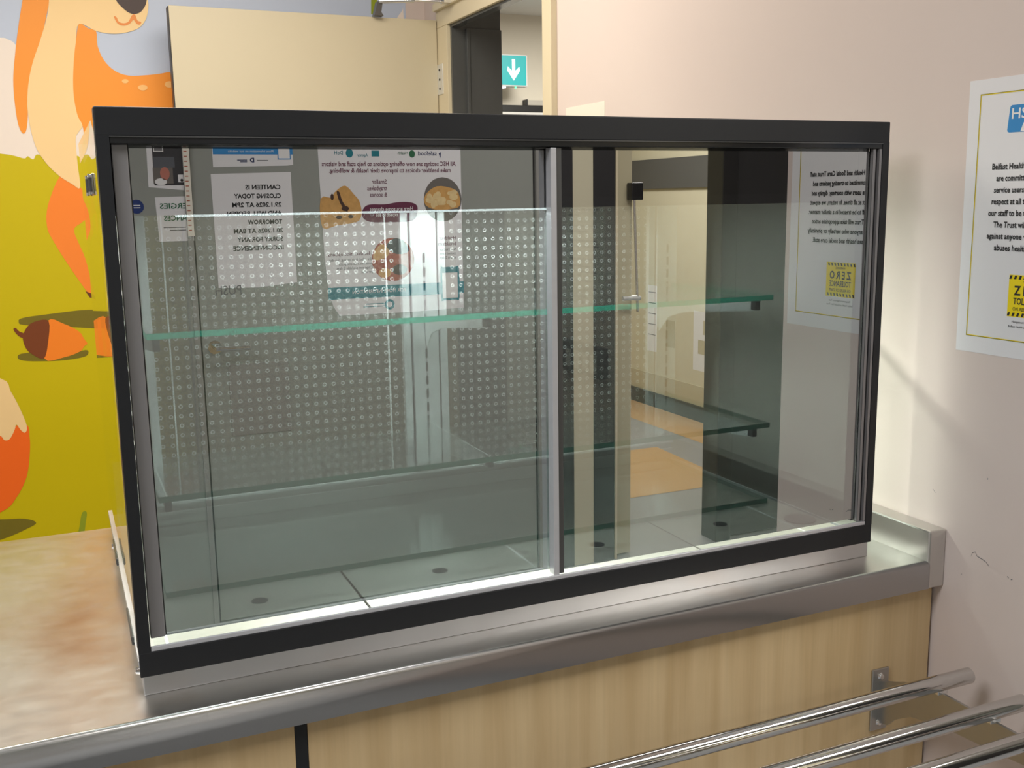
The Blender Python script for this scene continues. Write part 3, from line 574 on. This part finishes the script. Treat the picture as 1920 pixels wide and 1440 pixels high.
# shelves with green edges on cantilever brackets
SH = ((1.322, .585), (1.082, .60), (TZP+.0005, .60))
for i, (z, y1) in enumerate(SH):
    s_ = MB(); x0, x1, y0 = .056, 1.148, .24; th = .009
    s_.box(x0, x1, y0, y1, z, z+th, 'glass_edge' if i == 0 else 'glass_edge_dim')
    s_.bm.faces.ensure_lookup_table()
    for f in s_.bm.faces:
        f.normal_update()
        if abs(f.normal.z) > .5 or f.calc_center_median().y > y1-.001: f.material_index = s_.mi('shelf_glass')
    s_ = s_.build('glass_shelf', None, dcs)
    if i < 2:
        for xc, yl in ((.07, .262), (.597, .282), (1.128, .262)):
            k = MB(); k.prism([(.598, z-.001), (yl, z-.001), (yl, z-.018), (yl+.008, z-.022), (.50, z-.045), (.56, z-.06), (.588, z-.085), (.598, z-.095)], 0, xc-.0015, xc+.0015); k = k.build('shelf_bracket', 'galvanised', dcs)
            e_ = MB(); e_.box(xc-.005, xc+.005, yl-.004, yl+.012, z-.02, z-.0005, 'clip_grey', .001); e_.build('bracket_tip', None, k)

# ---------------------------------------------------------------- notices
U = (0, -1, 0); N = (-1, 0, 0)
s = Sheet((XW, -.058, 1.682), U, N)
s.base([(0, 0), (.285, 0), (.287, .424), (.003, .424)], 'paper')
s.frame(.022, .022, .262, .398, .0012, 'ink_gold', 1); s.frame(.0232, .0232, .2608, .3968, .0008, 'ink_yellow', 1)
s.poly([(.0785, .047), (.0795, .0445), (.082, .043), (.185, .043), (.188, .0445), (.189, .047), (.189, .079), (.188, .0815), (.185, .083), (.0795, .083), (.0765, .0815), (.0758, .079)], 'ink_blue', 1)
s.text('HSC', .083, .063, .022, 'ink_white', 'L', .045, .012); s.poly([(.1, .082), (.105, .069), (.108, .082)], 'ink_white', 2); s.poly([(.112, .082), (.115, .066), (.119, .082)], 'ink_white', 2)
L_ = ['Belfast Health and Social Care Trust staff', 'are committed to treating patients and', 'service users with courtesy, dignity and', 'respect at all times. In return, we expect', 'our staff to be treated in a similar manner.', 'The Trust will take appropriate action', 'against anyone who verbally or physically', 'abuses health and social care staff.']
for i, (t_, wd) in enumerate(zip(L_, (.178, .160, .166, .172, .182, .16, .182, .152))):
    s.text(t_, .142, .137+.0176*i, .0125, 'ink', 'C', wd, .026)
s.rect(.098, .296, .176, .36, 'ink_yellow', 1)
for yy in (.297, .3535):
    for i in range(9): s.poly([(.1+.0085*i, yy), (.104+.0085*i, yy), (.102+.0085*i, yy+.0055), (.098+.0085*i, yy+.0055)], 'ink', 2)
s.text('WARNING', .137, .3085, .006, 'ink', 'C', .026, .01); s.text('Z E R O', .137, .3265, .02, 'ink', 'C', .058, .03); s.text('TOLERANCE', .137, .3405, .014, 'ink', 'C', .058, .02); s.text('ON ABUSE OF STAFF', .137, .3505, .008, 'ink', 'C', .058, .01)
s.text('Management of Aggression Team', .137, .369, .005, 'ink', 'C', .058); s.text('Belfast Health and Social Care Trust', .137, .3765, .005, 'ink', 'C', .07)
s.build('poster', 'white poster with a yellow zero tolerance box on the right wall, right of the case', 'poster')
s = Sheet((XW, 1.345, 1.758), U, N)
s.base([(0, 0), (.222, 0), (.222, .50), (0, .53)], 'paper_warm')
for k_, y_ in enumerate((.22, .24, .26, .275, .29, .32, .335, .36, .375, .39, .41, .43, .445, .47)):
    wl = (.15, .17, .13, .17, .06, .16, .10, .15, .17, .07, .15, .12, .16, .13)[k_]; s.rect(.02, y_, .02+wl, y_+.004, 'ink_grey', 1)
s.build('notice', 'white paper notice on the right wall behind the display case, beside the doorway', 'notice')

U = (-1, 0, 0); N = (0, 1, 0); YD = -2.51
s = Sheet((.767, YD, 1.622), U, N)
s.base([(0, 0), (.284, .006), (.282, .41), (.14, .415), (-.003, .402)], 'paper')
for i, t_ in enumerate(['CANTEEN IS', 'CLOSING TODAY', '29.1.2026 AT 2PM', 'AND WILL REOPEN', 'TOMORROW', '30.1.2026 AT 8AM', 'SORRY FOR ANY', 'INCONVENIENCE']):
    s.text(t_, .04, .061+.0311*i, .0225, 'ink', 'L', (.126, .168, .176, .196, .125, .176, .165, .182)[i], .028)
s.build('notice', 'white canteen closing notice taped to the grey door, reflected in the left glass', 'notice')
s = Sheet((.778, YD, 1.86), U, N)
s.base([(0, 0), (.285, 0), (.285, .22), (.02, .215), (0, .212)], 'paper'); s.rect(.0, .0, .285, .11, 'poster_mid', 1); s.rect(.0, .15, .283, .176, 'ink_blue', 1); s.rect(.008, .15, .055, .193, 'ink_white', 2); s.frame(.008, .15, .055, .193, .003, 'ink_blue', 3); s.text('D', .14, .203, .022, 'ink_navy', 'L', None, .03); s.rect(.165, .194, .2, .197, 'ink_navy', 1); s.rect(.165, .2, .19, .203, 'ink_navy', 1); s.rect(.09, .195, .13, .197, 'ink_grey', 1)
s.text('More information on our website', .07, .168, .011, 'ink_white', 'L', .16)
s.build('leaflet', 'white leaflet with a blue band on the grey door above the canteen closing notice', 'leaflet')

X0 = 1.434; Z0 = 1.92
def X(x): return X0-x
def Zz(z): return Z0-z
s = Sheet((X0, YD, Z0), U, N)
s.base([(0, 0), (.566, 0), (.562, .28), (.556, .62), (.546, .74), (.53, .80), (.508, .835), (.2, .836), (.002, .832)], 'paper')
s.text('All HSC settings are now offering options to help staff and visitors', X(1.412), Zz(1.643), .024, 'ink_plum', 'L', .528, .012)
s.text('make healthier choices to improve their health & wellbeing.', X(1.39), Zz(1.619), .024, 'ink_plum', 'L', .48, .012)
s.text('safefood', X(1.335), Zz(1.683), .022, 'ink_navy', 'L', .075, .01); s.poly([(X(1.352), Zz(1.695)), (X(1.343), Zz(1.69)), (X(1.35), Zz(1.672))], 'ink_navy', 2)
s.ell(X(1.235), Zz(1.688), .012, .014, 'ink_green'); s.text('Health', X(1.218), Zz(1.686), .016, 'ink_green', 'L', .04); s.text('Agency', X(1.05+.01), Zz(1.678), .016, 'ink_teal', 'L', .04); s.rect(X(1.105), Zz(1.70), X(1.075), Zz(1.678), 'ink_teal'); s.ell(X(.99), Zz(1.69), .014, .016, 'ink_teal'); s.text('DoH', X(.965), Zz(1.685), .02, 'ink_teal', 'L', .032)
for i, t_ in enumerate(('Smaller', 'traybakes', '& scones')): s.text(t_, X(1.13), Zz(1.577-.024*i), .024, 'ink_plum', 'L', (.058, .077, .067)[i], .006)
s.poly(smooth([(X(1.25), Zz(1.475)), (X(1.245), Zz(1.497)), (X(1.215), Zz(1.507)), (X(1.17), Zz(1.507)), (X(1.12), Zz(1.500)), (X(1.06), Zz(1.500)), (X(1.035), Zz(1.485)), (X(1.03), Zz(1.455)), (X(1.06), Zz(1.435)), (X(1.14), Zz(1.432)), (X(1.23), Zz(1.437))], 4), 'ink_plum', 1)
s.text('Here are some changes', X(1.232), Zz(1.476), .02, 'ink_white', 'L', .172, .01); s.text('expect to see', X(1.172), Zz(1.454), .02, 'ink_white', 'L', .09, .008)
# food photographs
s.ell(X(1.355), Zz(1.515), .078, .085, 'photo_grey', 1)
s.poly(smooth([(X(1.425), Zz(1.49)), (X(1.42), Zz(1.54)), (X(1.385), Zz(1.56)), (X(1.33), Zz(1.565)), (X(1.285), Zz(1.535)), (X(1.283), Zz(1.495)), (X(1.33), Zz(1.475)), (X(1.39), Zz(1.478))], 3), 'bake_gold', 2)
random.seed(4)
for i in range(16): s.ell(X(1.295+.115*random.random()), Zz(1.49+.06*random.random()), .008+.012*random.random(), .007+.008*random.random(), 'bake_pale', 3+.1*i, 9)
s.poly(smooth([(X(1.028), Zz(1.478)), (X(1.025), Zz(1.455)), (X(1.005), Zz(1.435)), (X(.93), Zz(1.425)), (X(.875), Zz(1.418)), (X(.873), Zz(1.525)), (X(.915), Zz(1.527)), (X(.925), Zz(1.545)), (X(.955), Zz(1.568)), (X(.975), Zz(1.568)), (X(1.0), Zz(1.54)), (X(1.02), Zz(1.515))], 3), 'bake_gold', 1)
s.poly(smooth([(X(.935), Zz(1.548)), (X(.945), Zz(1.548)), (X(.955), Zz(1.515)), (X(.975), Zz(1.48)), (X(.965), Zz(1.478)), (X(.945), Zz(1.51))], 3), 'bake_dark', 2); s.ell(X(.965), Zz(1.487), .014, .009, 'bake_dark', 3); s.ell(X(.917), Zz(1.53), .006, .012, 'bake_dark', 3); s.ell(X(.985), Zz(1.457), .01, .007, 'bake_dark', 3); s.ell(X(.94), Zz(1.455), .012, .006, 'bake_dark', 3)
s.ell(X(1.145), Zz(1.29), .085, .083, 'bake_red', 1)
s.poly(smooth([(X(1.15), Zz(1.37)), (X(1.19), Zz(1.36)), (X(1.21), Zz(1.32)), (X(1.16), Zz(1.31)), (X(1.12), Zz(1.34))], 3), 'poster_dark', 2); s.poly(smooth([(X(1.10), Zz(1.35)), (X(1.13), Zz(1.33)), (X(1.12), Zz(1.30)), (X(1.07), Zz(1.29)), (X(1.07), Zz(1.32))], 3), 'bake_gold', 2); s.ell(X(1.17), Zz(1.25), .03, .02, 'bake_dark', 2); s.ell(X(1.11), Zz(1.24), .025, .018, 'bake_gold', 2)
s.text('Healthier side options', X(1.062), Zz(1.311), .019, 'ink_plum', 'L', .17, .012)
for i, (t_, wd) in enumerate((('like salad, fruit or veg, 5-a-day,', .17), ('potatoes, rice and pasta', .13), ('Chips not available 2 days', .14), ('per week', .045))): s.text(t_, X(1.062), Zz(1.291-.016*i), .015, 'ink_grey', 'L', wd)
s.text('Healthier', X(1.405), Zz(1.36), .02, 'ink_plum', 'L', .07, .008); s.text('breakfasts', X(1.405), Zz(1.337), .02, 'ink_plum', 'L', .075, .008)
for i, t_ in enumerate(('No fried or', 'cooked items', 'at least 2 days')): s.text(t_, X(1.405), Zz(1.317-.016*i), .015, 'ink_grey', 'L', .07)
s.rect(0, Zz(1.193), .548, Zz(1.147), 'ink_teal', 1); s.text('FOR MORE INFORMATION', X(1.19), Zz(1.165), .02, 'ink_white', 'L', .21)
s.poly(smooth([(X(1.415), Zz(1.245)), (X(1.40), Zz(1.252)), (X(1.35), Zz(1.252)), (X(1.337), Zz(1.245)), (X(1.337), Zz(1.13)), (X(1.35), Zz(1.122)), (X(1.40), Zz(1.122)), (X(1.415), Zz(1.13))], 3), 'ink_teal', 2); s.rect(X(1.408), Zz(1.23), X(1.344), Zz(1.13), 'ink_white', 3)
s.ell(X(1.125), Zz(1.118), .02, .02, 'ink_teal', 1); s.ell(X(1.125), Zz(1.118), .011, .011, 'paper', 2); s.rect(X(1.105), Zz(1.125), X(1.03), Zz(1.122), 'ink_teal', 1); s.rect(X(1.105), Zz(1.115), X(1.02), Zz(1.112), 'ink_teal', 1)
s.build('poster', 'large white healthy eating poster with food photographs on the grey door', 'poster')

YW = -2.5
s = Sheet((.412, YW, 1.9), U, N)
s.base([(0, 0), (.138, 0), (.142, .328), (0, .342)], 'paper'); s.rect(0, .0, .122, .322, 'poster_dark', 1); s.rect(.085, .178, .118, .208, 'ink_white', 2); s.rect(.088, .181, .115, .205, 'ink_grey', 3); s.rect(.05, .225, .12, .262, 'poster_mid', 2); s.rect(.058, .262, .124, .316, 'photo_grey', 2); s.ell(.085, .282, .016, .022, 'skin_photo', 3); s.ell(.1, .31, .02, .012, 'ink_white', 3); s.rect(0, .286, .042, .312, 'paper', 2); s.ell(.03, .305, .005, .005, 'ink', 3)
s.build('poster', 'dark poster with a white border on the grey wall above the allergies notice', 'poster')
s = Sheet((.41, YW, 1.54), U, N)
s.base([(0, 0), (.122, .003), (.117, .156), (0, .156)], 'paper')
s.text('ERGIES', .108, .042, .026, 'ink_green', 'R', .09, .016); s.text('ANCES', .097, .084, .026, 'ink_green', 'R', .078, .016); s.rect(.025, .106, .1, .109, 'ink_grey', 1); s.rect(.025, .116, .08, .119, 'ink_grey', 1)
s.build('notice', 'white allergies notice in green capitals on the grey wall beside the door frame', 'notice')
s = Sheet((.25, YW, 1.53), U, N); s.base([(.024+.024*math.cos(i*.3927), .024+.024*math.sin(i*.3927)) for i in range(16)], 'sticker_blue'); s.rect(.012, .018, .034, .021, 'ink_white', 1); s.rect(.012, .026, .034, .029, 'ink_white', 1)
s.build('sticker', 'round dark blue sticker on the grey wall at the left end of the glass', 'sticker')
b = MB(); b.box(.390, .412, -2.4945, -2.4925, 1.40, 1.80, 'paper_warm'); 
for i in range(22): b.box(.393, .404, -2.4925, -2.4922, 1.42+.017*i, 1.423+.017*i, 'bake_red')
b.build('height_chart', None, None, 'narrow pale ruled paper strip hanging on the grey door frame', 'strip')
